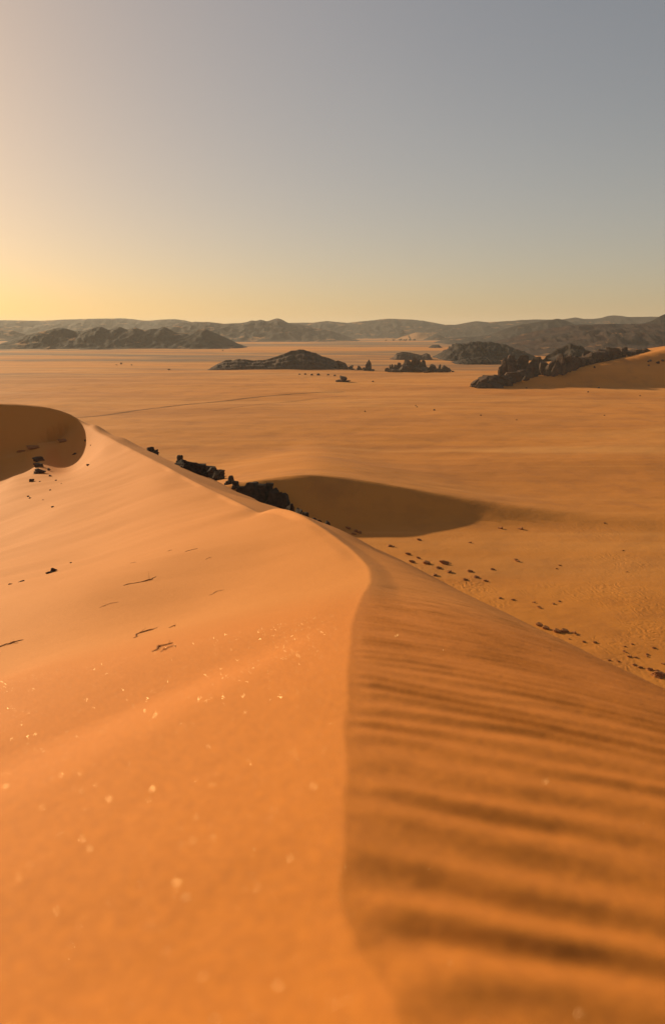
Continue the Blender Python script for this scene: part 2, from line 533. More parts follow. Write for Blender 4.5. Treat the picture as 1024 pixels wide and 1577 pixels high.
radii = [8.0]
while radii[-1] < 9500: radii.append(radii[-1] * 1.0105)
ang = angle_set(31, .22, 2.5)
X, Y = polar(np.array(radii), ang)
Z = plain_z(X, Y)
F = polar_faces(len(radii), len(ang))
D = None
rip = np.exp(-(((X - 25) / 40) ** 2 + ((Y - 85) / 45) ** 2))
grv = .85 * sstep(520, 760, np.hypot(X, Y)) + .12
F = F[:, ::-1]
ld = low_dune(X, Y) * (np.abs(Y - 125) < 150)
isld = (ld[F].min(1) > .4) & (X[F].max(1) < 60) & (X[F].min(1) > -60)
V = np.stack([X, Y, Z], 1)
plain = big_mesh('desert_plain', V, F[~isld], M_PLAIN, {'ripply': rip, 'gravel': grv})
tag(plain, 'wide flat orange desert plain reaching to the hills', 'plain', kind='structure')
lowd = big_mesh('low_dune', V, F[isld], M_PLAIN, {'ripply': rip, 'gravel': grv})
tag(lowd, 'low dune with its dark shaded face behind the rocky rib', 'dune', kind='structure')


# ------------------------------------------------------------------ hills
M_HILL = mat_rock('hill_rock', (0.024, 0.016, 0.011), (0.055, 0.033, 0.020), sand=1.0, scale=0.06, strata=0.3)
M_HILL_DARK = mat_rock('dark_hill_rock', (0.022, 0.015, 0.012), (0.050, 0.030, 0.020), sand=1.02, scale=0.08, strata=0.3)
M_HILL_RED = mat_rock('red_hill_rock', (0.016, 0.010, 0.008), (0.070, 0.028, 0.015), sand=1.02, scale=0.08, strata=0.3)
M_HILL_SAND = mat_rock('sandy_hill', (0.42, 0.20, 0.075), (0.50, 0.24, 0.085), scale=0.05)
M_ROCK = mat_rock('outcrop_rock', (0.045, 0.025, 0.016), (0.13, 0.068, 0.038), scale=0.8, strata=0.5)
M_ROCK_NEAR = mat_rock('rib_rock', (0.016, 0.010, 0.007), (0.070, 0.038, 0.022), scale=4.0, strata=0.4)


def hill(name, prof, Y0, front, back, mat, seed, rough=0.16, power=1.25, jag=0.02, step=2.2, crag=0.0, base=-1.5):
    P = np.array([at(px, py, Y0) for px, py in prof])
    n = max(24, int((prof[-1][0] - prof[0][0]) / step)); m = 46
    xs = np.linspace(P[0, 0], P[-1, 0], n)
    zr = np.interp(xs, P[:, 0], P[:, 2])
    ker = np.array([1, 2, 1]) / 4.0
    zr[1:-1] = np.convolve(zr, ker, 'valid')
    H = zr.max() + 1
    L = H * 1.6
    zr = zr + jag * H * fbm(xs / (.25 * L) + seed, xs * 0 + seed * 1.7, 4) * np.clip((zr - base) / H, .15, 1)
    h = np.maximum(zr - base, .05)
    t = np.concatenate([-np.linspace(1, 0, int(m * .68)) ** 1.1, np.linspace(0, 1, m - int(m * .68) + 1)[1:]])
    XX, T = np.meshgrid(xs, t)
    hx = np.broadcast_to(h, XX.shape)
    wob = .30 * fbm(xs / (1.8 * L) + seed * 3.1, xs * 0 + seed, 3)
    YY = Y0 + np.where(T < 0, T * front, T * back) + wob * front * (1 - T * T) * .7
    s = np.clip(1 - np.abs(T), 0, 1) ** power
    s = s * (1 - .0 * T)
    g = fbm(XX / (.34 * L) + seed, YY / (.55 * L) - seed, 5, .55, True)
    g2 = fbm(XX / (.9 * L) - seed, YY / (.9 * L) + seed, 3)
    env = 4 * s * (1 - s)
    s2 = s + env * (rough * (g - .25) + rough * .9 * g2)
    if crag:
        q = s2 * 4 + .5 * fbm(XX / (.3 * L), YY / (.3 * L) + seed, 3)
        st = np.floor(q) + sstep(.55, .95, q - np.floor(q))
        s2 = s2 * (1 - crag) + crag * np.clip(st / 4, 0, 1.0)
        s2 = np.minimum(s2, 1.0)
    Z = base + hx * np.clip(s2, 0, 1.05)
    V = np.stack([XX.ravel(), YY.ravel(), Z.ravel()], 1)
    i = np.arange(len(t) - 1)[:, None] * n; j = np.arange(n - 1)[None]
    a = i + j
    F = np.stack([a, a + 1, a + n + 1, a + n], -1).reshape(-1, 4)
    o = big_mesh(name, V, F, mat)
    return o


def shill(label, *a, **k):
    o = hill('hill', *a, **k)
    return tag(o, label, 'hill', kind='structure')


shill('pale far-off hill range along the left horizon',
      [(-140, 497), (-60, 494), (0, 493), (60, 494), (100, 492), (150, 491), (183, 490), (200, 491), (226, 494), (252, 492), (270, 491.5), (288, 494), (300, 497.5), (330, 503), (370, 512), (400, 520)], 3900, 420, 400, M_HILL, 1.0)
shill('pale rounded hill at the left edge of the photo', [(-120, 520), (-60, 510), (-10, 508), (18, 508.5), (36, 514), (60, 522), (90, 527)], 2500, 160, 160, M_HILL, 2.0)
shill('row of dark pointed hills standing on the plain at left',
      [(-60, 538), (0, 530), (25, 521), (50, 514), (76, 508), (90, 505), (103, 506), (117, 510.5), (132, 509), (147, 503.5), (157, 503), (168, 508), (185, 503.4), (198, 508), (208, 504.4), (223, 508.5), (236, 506),
       (243, 506.5), (251, 502.4), (260, 506.7), (270, 512), (291, 513), (306, 508), (316, 506), (331, 513), (354, 523), (372, 532), (390, 539)], 1480, 115, 150, M_HILL, 3.0, rough=.2)
shill('broken hill range with a bright sandy peak in the centre',
      [(225, 512), (255, 503), (275, 498), (300, 495.5), (322, 496), (347, 498.6), (367, 497.5), (380, 496), (388, 493.3), (393, 494.4), (402, 492.3), (411, 495), (420, 491.8), (427, 489.7), (433, 491.5), (443, 497), (465, 500),
       (484, 505), (509, 509), (532, 517), (562, 527), (580, 530)], 2550, 330, 300, M_HILL, 4.0, rough=.22)
shill('long flat-topped hill on the horizon above the far trees',
      [(400, 508), (446, 497), (484, 496.8), (504, 494.3), (520, 496), (534, 497.3), (555, 495), (572, 493.3), (598, 490.7), (628, 491.8), (650, 493.5), (668, 497), (690, 501), (720, 512), (745, 522)], 3400, 380, 350, M_HILL, 5.0)
shill('far ridge on the right horizon with small peaks',
      [(620, 508), (660, 503), (687, 500), (702, 500), (720, 497), (733, 494.3), (753, 496.3), (788, 493.8), (820, 491.8), (860, 492.5), (886, 488.7), (900, 491), (916, 491), (931, 489), (940, 486.5), (949, 485), (956, 486), (967, 488),
       (1013, 487.7), (1060, 486), (1140, 484)], 2950, 330, 350, M_HILL, 6.0)
shill('sunlit sand ramp banked against the far flat-topped hill', [(592, 527), (612, 521), (630, 515), (641, 511.5), (655, 513), (668, 519), (690, 526)], 2780, 150, 150, M_HILL_SAND, 7.0, rough=.08)
shill('small dark hill beside the far sand ramp', [(647, 527), (656, 521), (672, 514), (680, 517), (692, 524), (700, 527)], 2600, 80, 80, M_HILL, 8.0)
shill('dark ridge climbing to the right behind the red slope',
      [(664, 533), (677, 529), (688, 521), (702, 520), (717, 518.7), (735, 518), (753, 515.6), (766, 510), (778, 505.5), (800, 500), (820, 497), (843, 493), (858, 490.7), (871, 493), (888, 500), (920, 508), (980, 512)], 1950, 170, 250, M_HILL_DARK, 9.0)
shill('dark knoll at the right edge of the photo above the plateau', [(985, 500), (1005, 494), (1016, 487), (1026, 483), (1050, 481), (1080, 486), (1120, 496)], 1500, 80, 90, M_HILL_DARK, 10.0)
shill('broad red and black plateau slope on the right',
      [(730, 536), (764, 525), (800, 516), (830, 508), (860, 503), (890, 500), (950, 498.5), (1024, 498), (1060, 496), (1200, 493)], 1290, 330, 200, M_HILL_RED, 11.0, rough=.24, jag=.03, power=1.0, crag=.3)
shill('dark blunt hill nose at the foot of the red slope', [(674, 556), (680, 546), (690, 537), (702, 531), (722, 527), (753, 526.5), (775, 530), (800, 540), (830, 552)], 900, 60, 90, M_HILL_DARK, 12.0, rough=.42, jag=.16, crag=.6, power=.8, step=1.0)
shill('low dark spur in front of the blunt hill nose', [(694, 564), (704, 557), (716, 553), (740, 550), (762, 553), (790, 562)], 770, 26, 50, M_HILL_DARK, 13.0, rough=.42, jag=.2, crag=.6, power=.7, step=1.0)
shill('dark dome hill just behind the rocky rib at right', [(842, 548), (858, 538), (868, 531), (884, 529), (896, 532), (906, 540), (920, 550)], 640, 32, 40, M_HILL_DARK, 14.0, rough=.4, jag=.16, crag=.6, power=.8, step=1.0)
shill('small flat-topped mound alone on the far plain', [(655, 537), (660, 535), (666, 531), (675, 530.6), (679, 534), (684, 537)], 1480, 24, 30, M_HILL_DARK, 15.0)
shill('low sandy mound before the pointed hills at left', [(105, 541), (118, 539), (135, 535), (155, 534), (168, 537), (185, 541)], 1330, 30, 60, M_HILL, 16.0)
shill('low dark mound left of the pointed hills', [(55, 541), (66, 537), (78, 533), (90, 538), (105, 541)], 1360, 30, 40, M_HILL, 17.0)
shill('thin dark bank at the foot of the leftmost hills', [(-60, 539), (-10, 537), (25, 536), (52, 538), (66, 541)], 1390, 25, 40, M_HILL, 18.0)


# ------------------------------------------------------------------ rocks
def noise3(p, s, seed):
    return (perlin(p[:, 0] * s + seed, p[:, 1] * s + 3.1) + perlin(p[:, 1] * s - seed, p[:, 2] * s + 7.7) + perlin(p[:, 2] * s + 1.3, p[:, 0] * s - seed)) / 1.6


_ico = {}


def ico(sub):
    if sub not in _ico:
        bm = bmesh.new(); bmesh.ops.create_icosphere(bm, subdivisions=sub, radius=1.0)
        _ico[sub] = (np.array([v.co[:] for v in bm.verts]), [[v.index for v in f.verts] for f in bm.faces]); bm.free()
    return _ico[sub]


_rk = random.Random(5)


def rock_mesh(name, size, mat, sub=4, cuts=16, rough=.05, box=.85, taper=.15, lean=(0, 0), cut=(.42, .9)):
    """angular weathered block, base near z = 0; size = full width, depth, height"""
    V, Fc = ico(sub); V = V.copy()
    b = np.sign(V) * np.abs(V) ** .45; b /= np.abs(b).max(1)[:, None]
    V = V * (1 - box) + b * box
    for q in range(cuts):
        nv = np.array([_rk.gauss(0, 1), _rk.gauss(0, 1), _rk.gauss(0, .35) if q % 3 else _rk.gauss(.8, .6)]); nv /= np.linalg.norm(nv)
        d = _rk.uniform(*cut)
        V = V - np.maximum(V @ nv - d, 0)[:, None] * nv
    sd = _rk.uniform(0, 90)
    nrm = V / (np.linalg.norm(V, axis=1)[:, None] + 1e-6)
    V = V + nrm * (noise3(V, 1.7, sd) * rough * 1.2 + noise3(V, 4.5, sd + 9) * rough * .8)[:, None]
    # layered ledges
    V[:, :2] *= (1 + rough * .9 * np.sign(np.sin(V[:, 2] * 9 + sd + noise3(V, 1.2, sd))))[:, None]
    zt = (V[:, 2] + 1) / 2
    V[:, :2] *= (1 + taper * (.5 - zt))[:, None]
    V = V * np.array(size) / 2
    V[:, 2] += size[2] / 2 - .12 * size[2]
    V[:, 0] += lean[0] * zt * size[2]; V[:, 1] += lean[1] * zt * size[2]
    me = bpy.data.meshes.new(name); me.from_pydata(V.tolist(), [], Fc); me.materials.append(mat); me.update()
    return me


def ray_hit(px, py, tmin=.3, tmax=3000):
    u, y, z = ray(px, py)
    t = np.geomspace(tmin, tmax, 420)
    for _ in range(2):
        g = CAM_H + z * t - terrain_z(u * t, y * t)
        k = np.argmax(g < 0)
        if g[k] > 0: k = len(t) - 1
        if _ == 0: t = np.linspace(t[k - 1], t[k], 24)
    k = max(k, 1)
    a = g[k - 1] / (g[k - 1] - g[k] + 1e-9); tt = t[k - 1] + a * (t[k] - t[k - 1])
    return u * tt, y * tt, CAM_H + z * tt


def outcrop(name, label, cat, blocks, mat, group=None, sub=3, part='boulder', wf=1.5, hit=False, extra=1, low=0.0, cuts=18, rough=.05, **kw):
    """blocks: photo px of centre, px of width, py top, py base, forward distance Y, depth factor[, lean]"""
    pts = []
    for bl in blocks:
        cx, wpx, top, bot, Yd = bl[:5]
        top = top + low * (bot - top)
        x0, _, zt = at(cx, top, Yd); _, _, zb = at(cx, bot, Yd)
        w = wpx / 1139.0 * Yd
        if hit:                                  # stand the block where its foot meets the slope
            hx, hy, hz_ = ray_hit(cx, bot + 3)
            if 56 < hy < 170:
                x0, Yd = hx, hy; zt = at(cx, top, Yd)[2]; zb = hz_; w = wpx / 1139.0 * Yd
        g = float(terrain_z(x0, Yd)[0])
        pts.append((x0, Yd, min(zb, g), zt, w, bl))
        for q in range(extra):                   # rubble leaning on the block
            rw = w * _rk.uniform(.35, .7); xx = x0 + _rk.uniform(-.9, .9) * w; yy = Yd - _rk.uniform(.2, .9) * w
            gz = float(terrain_z(xx, yy)[0])
            pts.append((xx, yy, gz, gz + max(.25, _rk.uniform(.25, .6)) * (zt - min(zb, g)), rw, bl[:6]))
    cx = sum(p[0] for p in pts) / len(pts); cy = sum(p[1] for p in pts) / len(pts)
    root = empty(name, (cx, cy, min(p[2] for p in pts)))
    for x, y, zb, zt, w, bl in pts:
        dep = bl[5] if len(bl) > 5 else .9
        h = max(zt - zb, .3 * w) / .88
        me = rock_mesh(part, (w * wf, w * wf * dep, h), mat, sub=sub, cuts=cuts, rough=rough, **kw, lean=(bl[6], 0) if len(bl) > 6 else (_rk.uniform(-.06, .06), 0))
        o = bpy.data.objects.new(part, me); col.objects.link(o); o.parent = root
        o.location = (x - root.location.x, y - root.location.y, zb - root.location.z)
        o.rotation_euler = (_rk.uniform(-.10, .10), _rk.uniform(-.14, .14), _rk.uniform(-.5, .5))
    tag(root, label, cat, group)
    return root


def crag(name, label, prof, Y0, front, back, seed, **k):
    o = hill(name, prof, Y0, front, back, M_ROCK, seed, rough=.22, jag=.06, step=.7, crag=.75, base=-.6, **k)
    return tag(o, label, 'rock outcrop')


# outcrops on the plain
crag('rock_outcrop', 'dark rocky hill with a long low left tail on the plain',
     [(326, 566), (334, 561), (347, 555), (367, 552.4), (392, 555), (410, 554), (425, 549), (440, 543.5), (448, 540.5), (458, 538.6), (466, 538), (474, 541), (486, 543), (495, 548.6), (505, 551), (515, 555), (520, 558), (530, 563), (546, 570)], 670, 30, 45, 21.0, power=.8)
outcrop('rock_outcrop', 'pair of stubby rocks at the right end of the dark rocky hill', 'rock outcrop',
        [(527, 11, 553, 568, 650), (519, 8, 558, 568, 648), (541, 8, 560.5, 569, 642), (534, 8, 563.5, 569, 645)], M_ROCK)
outcrop('rock_pillar', 'tall dark rock pillar standing alone between two outcrops', 'rock pillar', [(566.5, 10.5, 553.2, 571, 632, .9, .05), (574, 9, 568, 571.5, 630)], M_ROCK)
outcrop('boulder', 'squat boulder just left of the tall rock pillar', 'boulder', [(552.5, 7.5, 562, 570, 640)], M_ROCK)
outcrop('rock_outcrop', 'jagged castle-like rock group in the middle of the plain', 'rock outcrop',
        [(600, 3.2, 558.5, 571, 626, 1.0), (604, 4, 558, 571, 628, 1.0), (609, 6, 558.5, 571, 627, 1.0), (615, 8, 557, 571.5, 626, 1.0), (622, 10, 555, 572, 624, .8), (630, 12, 551.5, 572, 622, .8), (638, 12, 550, 572, 622, .8),
         (645, 11, 551.5, 572, 623, .8), (651, 9, 553, 572, 624, .8), (596, 9, 566, 572, 620), (624, 26, 563, 573, 614, .5), (648, 24, 565, 573, 614, .5), (661, 7, 563, 571, 622)], M_ROCK)
outcrop('rock_outcrop', 'three pointed rocks right of the castle-like rock group', 'rock outcrop',
        [(666, 11, 558, 571, 622, .8), (677, 5, 557.5, 571, 624, .9), (686, 9, 561, 571, 620, .9, -.1), (672, 14, 565.5, 571.5, 618, .5), (691, 6, 566, 571.5, 618)], M_ROCK)
crag('rock_outcrop', 'hazy flat rock mass behind the castle-like rock group',
     [(596, 555), (606, 551), (610, 544), (620, 541.8), (632, 543), (643, 545.5), (648, 547), (656, 543.5), (661, 545), (664, 552)], 890, 20, 30, 22.0, power=.6)
outcrop('boulder', 'lone dark boulder on the open plain', 'boulder', [(530, 11, 577.3, 588, 491, 1.0), (536, 8, 584.5, 588.3, 490), (522, 9, 584, 588.3, 491)], M_ROCK)

# rocky rib on the sand ramp at right
outcrop('rock_outcrop', 'low blocky rocks at the left foot of the rib', 'rock outcrop',
        [(733, 9, 584, 596, 448, 1.0), (742, 14, 579, 599, 445, 1.0), (753, 13, 577.5, 597, 448, .9), (764, 14, 576.5, 596, 450, .9), (776, 14, 575, 594, 452, .9), (789, 15, 572, 591, 456, .9), (801, 14, 569.5, 588, 460, .9), (812, 13, 568, 584, 464, .9), (752, 24, 588, 598, 442, .5)], M_ROCK, sub=4, wf=1.8, cuts=11, box=.95, cut=(.5, .95))
outcrop('rock_outcrop', 'split tilted rocks above the left foot of the rib', 'rock outcrop',
        [(770, 5, 559.5, 574, 470, 1.0), (776, 9, 557, 573, 472, .9), (784, 12, 551, 570, 476, .9), (794, 14, 546.5, 566, 480, .9), (806, 13, 547.5, 562, 484, .9), (818, 14, 549, 560, 486, .9), (792, 16, 563, 572, 466, .6), (815, 12, 560, 568, 470, .6)], M_ROCK, sub=4, wf=1.8, cuts=11, box=.95, cut=(.5, .95))
outcrop('rock_outcrop', 'tall cliff of upright slabs in the middle of the rib', 'rock outcrop',
        [(830, 13, 549, 568, 480, .9), (838, 11, 553, 577, 470, .9), (847, 12, 556, 581, 464, .8, .12), (855, 11, 549, 581, 463, .9, .12), (863, 13, 544, 580, 464, 1.0, .06), (872, 14, 546, 578, 467, .9), (880, 14, 546, 575, 470, .9), (889, 13, 545, 572, 473, .9)], M_ROCK, sub=4, wf=1.8, cuts=11, box=.95, cut=(.5, .95))
outcrop('rock_outcrop', 'dark jagged crest of rock at the right of the rib', 'rock outcrop',
        [(897, 14, 544, 568, 476, .9), (907, 15, 541.5, 564, 479, .9), (918, 15, 538.5, 560, 482, .9), (929, 14, 535.5, 556, 485, .9), (939, 13, 535, 552, 488, .9), (947, 10, 538, 550, 491, .9), (901, 12, 538.5, 552, 490, .6)], M_ROCK, sub=4, wf=1.8, cuts=11, box=.95, cut=(.5, .95))
outcrop('rock_outcrop', 'thin line of small rocks topping the sand slope at right', 'rock outcrop',
        [(957, 7, 537, 547, 492), (963, 5, 534.5, 546, 493), (970, 10, 539, 546, 494), (981, 12, 538, 543, 497), (993, 12, 536, 541, 499)], M_ROCK, sub=4, wf=1.8, cuts=11, box=.95, cut=(.5, .95))

# rocky rib on the slip face of the big dune
outcrop('rock', 'small black rock highest on the slip face rib', 'rock', [(233, 9, 686, 693, 116, 1.0), (240, 8, 689, 695, 115, .8)], M_ROCK_NEAR, hit=True, wf=1.75, low=.28, extra=4, cuts=9, box=.95, cut=(.55, .95), sub=3)
outcrop('rock_rib', 'upper black rock rib breaking out of the slip face', 'rock rib',
        [(275, 7, 698, 708, 108, 1.0), (283, 12, 703, 716, 107, .9), (292, 12, 704, 721, 106, .9), (301, 12, 707, 725, 104, .9), (310, 12, 710, 728, 102, .9), (319, 12, 713, 730, 100, .9), (328, 13, 714, 733, 99, .9), (336, 10, 718, 736, 98, .9)], M_ROCK_NEAR, hit=True, wf=1.75, low=.28, extra=4, cuts=9, box=.95, cut=(.55, .95), sub=4)
outcrop('rock', 'single upright black rock between the two rock ribs', 'rock', [(355, 8, 728.5, 742, 95, 1.0, .1), (362, 7, 737, 746, 93, .8)], M_ROCK_NEAR, hit=True, wf=1.75, low=.28, extra=4, cuts=9, box=.95, cut=(.55, .95), sub=3)
outcrop('rock_rib', 'large jagged black rock rib beside the low dune', 'rock rib',
        [(380, 14, 742, 756, 91, .8), (389, 16, 736, 760, 90, .9), (398, 15, 737, 765, 88, .9), (406, 12, 738, 768, 87, .8), (412, 8, 735.5, 765, 86, .9), (421, 12, 742, 775, 84, .9, .08), (430, 15, 746, 777, 82, .9), (438, 11, 752, 781, 81, .9), (446, 11, 763, 787, 79, .9), (449, 7, 770, 792, 77, .9)], M_ROCK_NEAR, hit=True, wf=1.75, low=.28, extra=4, cuts=9, box=.95, cut=(.55, .95), sub=4)
outcrop('rock_rib', 'lower broken end of the black rib above the dune edge', 'rock rib',
        [(458, 12, 777.5, 795, 75, .9), (470, 9, 785, 799, 73, .9), (481, 10, 791, 804, 71, .9), (492, 10, 797, 808, 70, .9), (501, 9, 800, 811, 69, .9), (512, 6, 807, 814, 67, .9)], M_ROCK_NEAR, hit=True, wf=1.75, low=.28, extra=4, cuts=9, box=.95, cut=(.55, .95), sub=3)

# ------------------------------------------------------------------ small things on the sand
M_STONE = mat_rock('stone', (0.045, 0.026, 0.018), (0.10, 0.055, 0.032), scale=10.0)
M_CLOD = mat_rock('crust_clod', (0.26, 0.10, 0.034), (0.40, 0.155, 0.042), scale=8.0)
M_TWIG = mat_rock('dry_twig', (0.16, 0.07, 0.026), (0.28, 0.12, 0.042), scale=20.0)
_stones = {}


def stone(px, py, wpx, hpx, mat, label, name='stone', cat='stone', group=None, variant=None, tail=1.0, rz=0.0):
    x, y, z = ray_hit(px, py)
    w = wpx / 1139.0 * y; h = hpx / 1139.0 * y
    if variant is None: variant = _rk.randrange(6)
    key = (variant, mat.name)
    if key not in _stones: _stones[key] = rock_mesh(name, (1, .8, 1), mat, sub=3, cuts=14, rough=.10, box=.4)
    o = bpy.data.objects.new(name, _stones[key]); col.objects.link(o)
    o.location = (x, y, z - .15 * h); o.scale = (w, w * tail, h * 1.25); o.rotation_euler = (0, 0, rz + _rk.uniform(-.4, .4))
    return tag(o, label, cat, group)


G1 = 'dark rocks poking out of the sunlit sand'
stone(61, 709, 22, 9, M_STONE, 'largest dark rock below the shaded dune horn, topmost of its cluster', 'rock', 'rock', G1, 0, rz=-.1)
stone(59, 718.5, 20, 7, M_STONE, 'flat dark rock second from top of the cluster on sunlit sand', 'rock', 'rock', G1, 1)
stone(64, 728.5, 22, 8, M_STONE, 'wide dark rock third from top of the cluster on sunlit sand', 'rock', 'rock', G1, 2)
stone(76, 724.5, 8, 5, M_STONE, 'small dark rock touching the right end of the wide one', 'rock', 'rock', G1, 3)
stone(50, 741.5, 12, 5, M_STONE, 'rounded dark rock lowest of the cluster on sunlit sand', 'rock', 'rock', G1, 4)
stone(116, 699.5, 9, 3, M_STONE, 'small flat stone just under the shaded horn edge', 'stone', 'stone', G1, 5)
stone(136, 717, 8, 3, M_STONE, 'small flat stone alone on the smooth sand right of the cluster', 'stone', 'stone', G1, 1)
for q, (px, py, w) in enumerate(((78, 733.5, 7), (62, 742, 4.5), (87, 740, 4.5), (95, 745, 3), (78, 755, 4), (47, 767.5, 6), (44, 765, 5), (82, 781, 6), (67, 770, 3), (132, 679, 6), (140, 686, 3))):
    stone(px, py, w, w * .42, M_STONE, 'tiny dark stone on the sunlit windward sand near the rock cluster', 'stone', 'stone', 'tiny stones near the rock cluster', tail=1.2)
for px, py, w, lab in ((97, 680, 22, 'dark wind-cut bump inside the shaded hollow, nearest the horn'), (52, 690, 34, 'long low crust ledge inside the shaded hollow'), (34, 696, 14, 'small crust ledge at the lower left of the shaded hollow')):
    stone(px, py, w, 4.5, M_CLOD, lab, 'crust_ledge', 'crust', 'crust ledges in the shaded hollow', tail=.5, rz=.25)
stone(84, 880, 14, 7, M_STONE, 'dark pointed stone on the brow of the left slope', 'stone', 'stone', None, 2, tail=.8)
stone(76, 883, 18, 3.5, M_STONE, 'flat shard beside the pointed stone on the brow', 'stone', 'stone', None, 1, tail=.6, rz=.4)
stone(35, 895.5, 14, 2.6, M_STONE, 'thin flat stone farther left along the brow', 'stone', 'stone', None, 5, tail=.6, rz=.3)
stone(17, 900, 10, 2.2, M_STONE, 'leftmost thin flat stone along the brow', 'stone', 'stone', None, 3, tail=.6, rz=.3)
stone(110, 867, 5, 2.0, M_STONE, 'tiny stone just above the pointed one on the brow', 'stone', 'stone', None, 0)

GB = 'crusted clods strewn over the hollow at the foot of the slip face'
for px, py, w in ((634, 866, 9), (655, 868, 12), (683, 868, 13), (688, 866, 8), (674, 875, 9), (692, 881, 11), (670, 886, 10), (722, 880, 9), (732, 889, 9), (748, 895, 8), (715, 893, 8), (600, 841, 8), (606, 842, 6), (628, 854, 8), (644, 860, 7), (757, 877, 7), (795, 864, 9),
                  (771, 814, 9), (802, 815, 10), (724, 836, 6), (645, 832, 7), (862, 871, 5), (959, 848, 4), (930, 806, 4), (965, 881, 4), (856, 876, 4), (548, 818, 9), (554, 821, 10), (536, 814, 8), (545, 823, 7),
                  (770, 921, 7), (790, 924, 7), (828, 963, 12), (838, 968, 12), (855, 973, 13), (867, 973, 13), (884, 975, 9), (876, 984, 4), (898, 989, 6), (915, 990, 7), (1005, 998, 7), (972, 992, 5), (995, 1008, 6), (961, 1004, 6), (970, 1011, 6), (979, 1013, 7), (996, 1011, 5), (968, 1012, 6),
                  (985, 1028, 9), (998, 1031, 10), (975, 1024, 7), (1012, 1033, 7), (1010, 1040, 22), (1022, 1023, 8), (938, 1017, 6), (952, 1019, 5), (846, 1002, 5), (962, 996, 5), (888, 978, 5), (822, 928, 6), (830, 936, 7), (852, 930, 6), (860, 926, 5)):
    if py > 980: lab = 'small crusted clod in the scatter at the lower right of the hollow'
    elif px > 815 and py > 920: lab = 'small crusted clod in the tight row touching the slip face edge'
    elif py < 826 and px < 560: lab = 'small crusted clod at the shaded foot of the low dune'
    elif px > 760: lab = 'lone small crusted clod far out on the smooth floor of the hollow'
    else: lab = 'small crusted clod in the upper strewn line below the slip face'
    stone(px, py, w, w * .42, M_CLOD, lab, 'crust_clod', 'clod', GB, tail=1.5, rz=.6)
for px, py, w in ((574, 588, 4), (668, 632, 5), (642, 627, 3), (740, 640, 4), (795, 647, 3), (905, 604, 4), (921, 598, 5), (562, 634, 4), (640, 625, 3), (985, 610, 3), (930, 640, 3), (505, 578, 5), (470, 577, 5), (480, 578, 6), (490, 578, 7), (515, 579, 5), (461, 577, 4), (810, 598, 4), (1000, 556, 6), (997, 557, 4), (1012, 559, 7), (1020, 556, 6), (998, 563, 4), (820, 575, 9), (829, 573, 7), (895, 553, 6), (915, 566, 5)):
    if py < 582 and px < 530: lab = 'dark stone in the short line behind the lone boulder'
    elif px > 985 and py < 570: lab = 'dark stone on the shaded sand ramp near the right edge'
    elif px > 800 and py < 612: lab = 'dark stone at the sandy foot of the right rocky rib'
    else: lab = 'distant small stone lying by itself on the open plain'
    stone(px, py, w, w * .5, M_ROCK, lab, 'stone', 'stone', 'stones scattered on the open plain')


def tube(path, rad, seg=5):
    V = []; F = []
    for i, (p, r) in enumerate(zip(path, rad)):
        p = np.array(p); a = np.array(path[max(i - 1, 0)]); b = np.array(path[min(i + 1, len(path) - 1)])
        t = (b - a) / (np.linalg.norm(b - a) + 1e-9); u = np.cross(t, (0, 0, 1)); u /= np.linalg.norm(u) + 1e-9; v = np.cross(u, t)
        for k in range(seg):
            an = 2 * math.pi * k / seg
            V.append(tuple(p + r * (math.cos(an) * u + math.sin(an) * v)))
    for i in range(len(path) - 1):
        for k in range(seg):
            F.append((i * seg + k, i * seg + (k + 1) % seg, (i + 1) * seg + (k + 1) % seg, (i + 1) * seg + k))
    return V, F


def twig(px0, py0, px1, py1, label, rad=.012, shoots=2, hump=.03):
    """dry stem lying half buried in the sand, with short side shoots"""
    rad *= .36; hump *= .45; shoots = min(shoots, 1)
    a = np.array(ray_hit(px0, py0)); b = np.array(ray_hit(px1, py1))
    L = np.linalg.norm(b - a); n = 12
    root = empty('dry_twig', tuple(a))
    pts = []
    side_ = np.cross(b - a, (0, 0, 1)); side_ /= np.linalg.norm(side_)
    for i in range(n):
        f = i / (n - 1)
        p = a + (b - a) * f + side_ * L * .05 * math.sin(f * 7 + px0) + side_ * _rk.gauss(0, .012 * L)
        p[2] = float(terrain_z(p[0], p[1])[0]) + hump * math.sin(f * math.pi) * _rk.uniform(.1, 1.0) + rad * .3
        pts.append(tuple(p - a))
    rr = [rad * (.35 + 1.0 * math.sin(math.pi * (.12 + .8 * i / (n - 1)))) * _rk.uniform(.6, 1.3) for i in range(n)]
    V, F = tube(pts, rr)
    mesh_obj('stem', V, F, M_TWIG, root, False)
    for q in range(shoots):
        i = _rk.randrange(3, n - 2); p = np.array(pts[i])
        d = np.array([_rk.uniform(-.4, .4), _rk.uniform(-.2, .2), _rk.uniform(.25, .8)]) * L * .22
        V, F = tube([tuple(p), tuple(p + d * .5 + side_ * .01), tuple(p + d)], [rad * .5, rad * .4, rad * .2], 4)
        mesh_obj('shoot', V, F, M_TWIG, root, False)
    tag(root, label, 'twig', 'dry twigs half buried in the left slope')
    return root


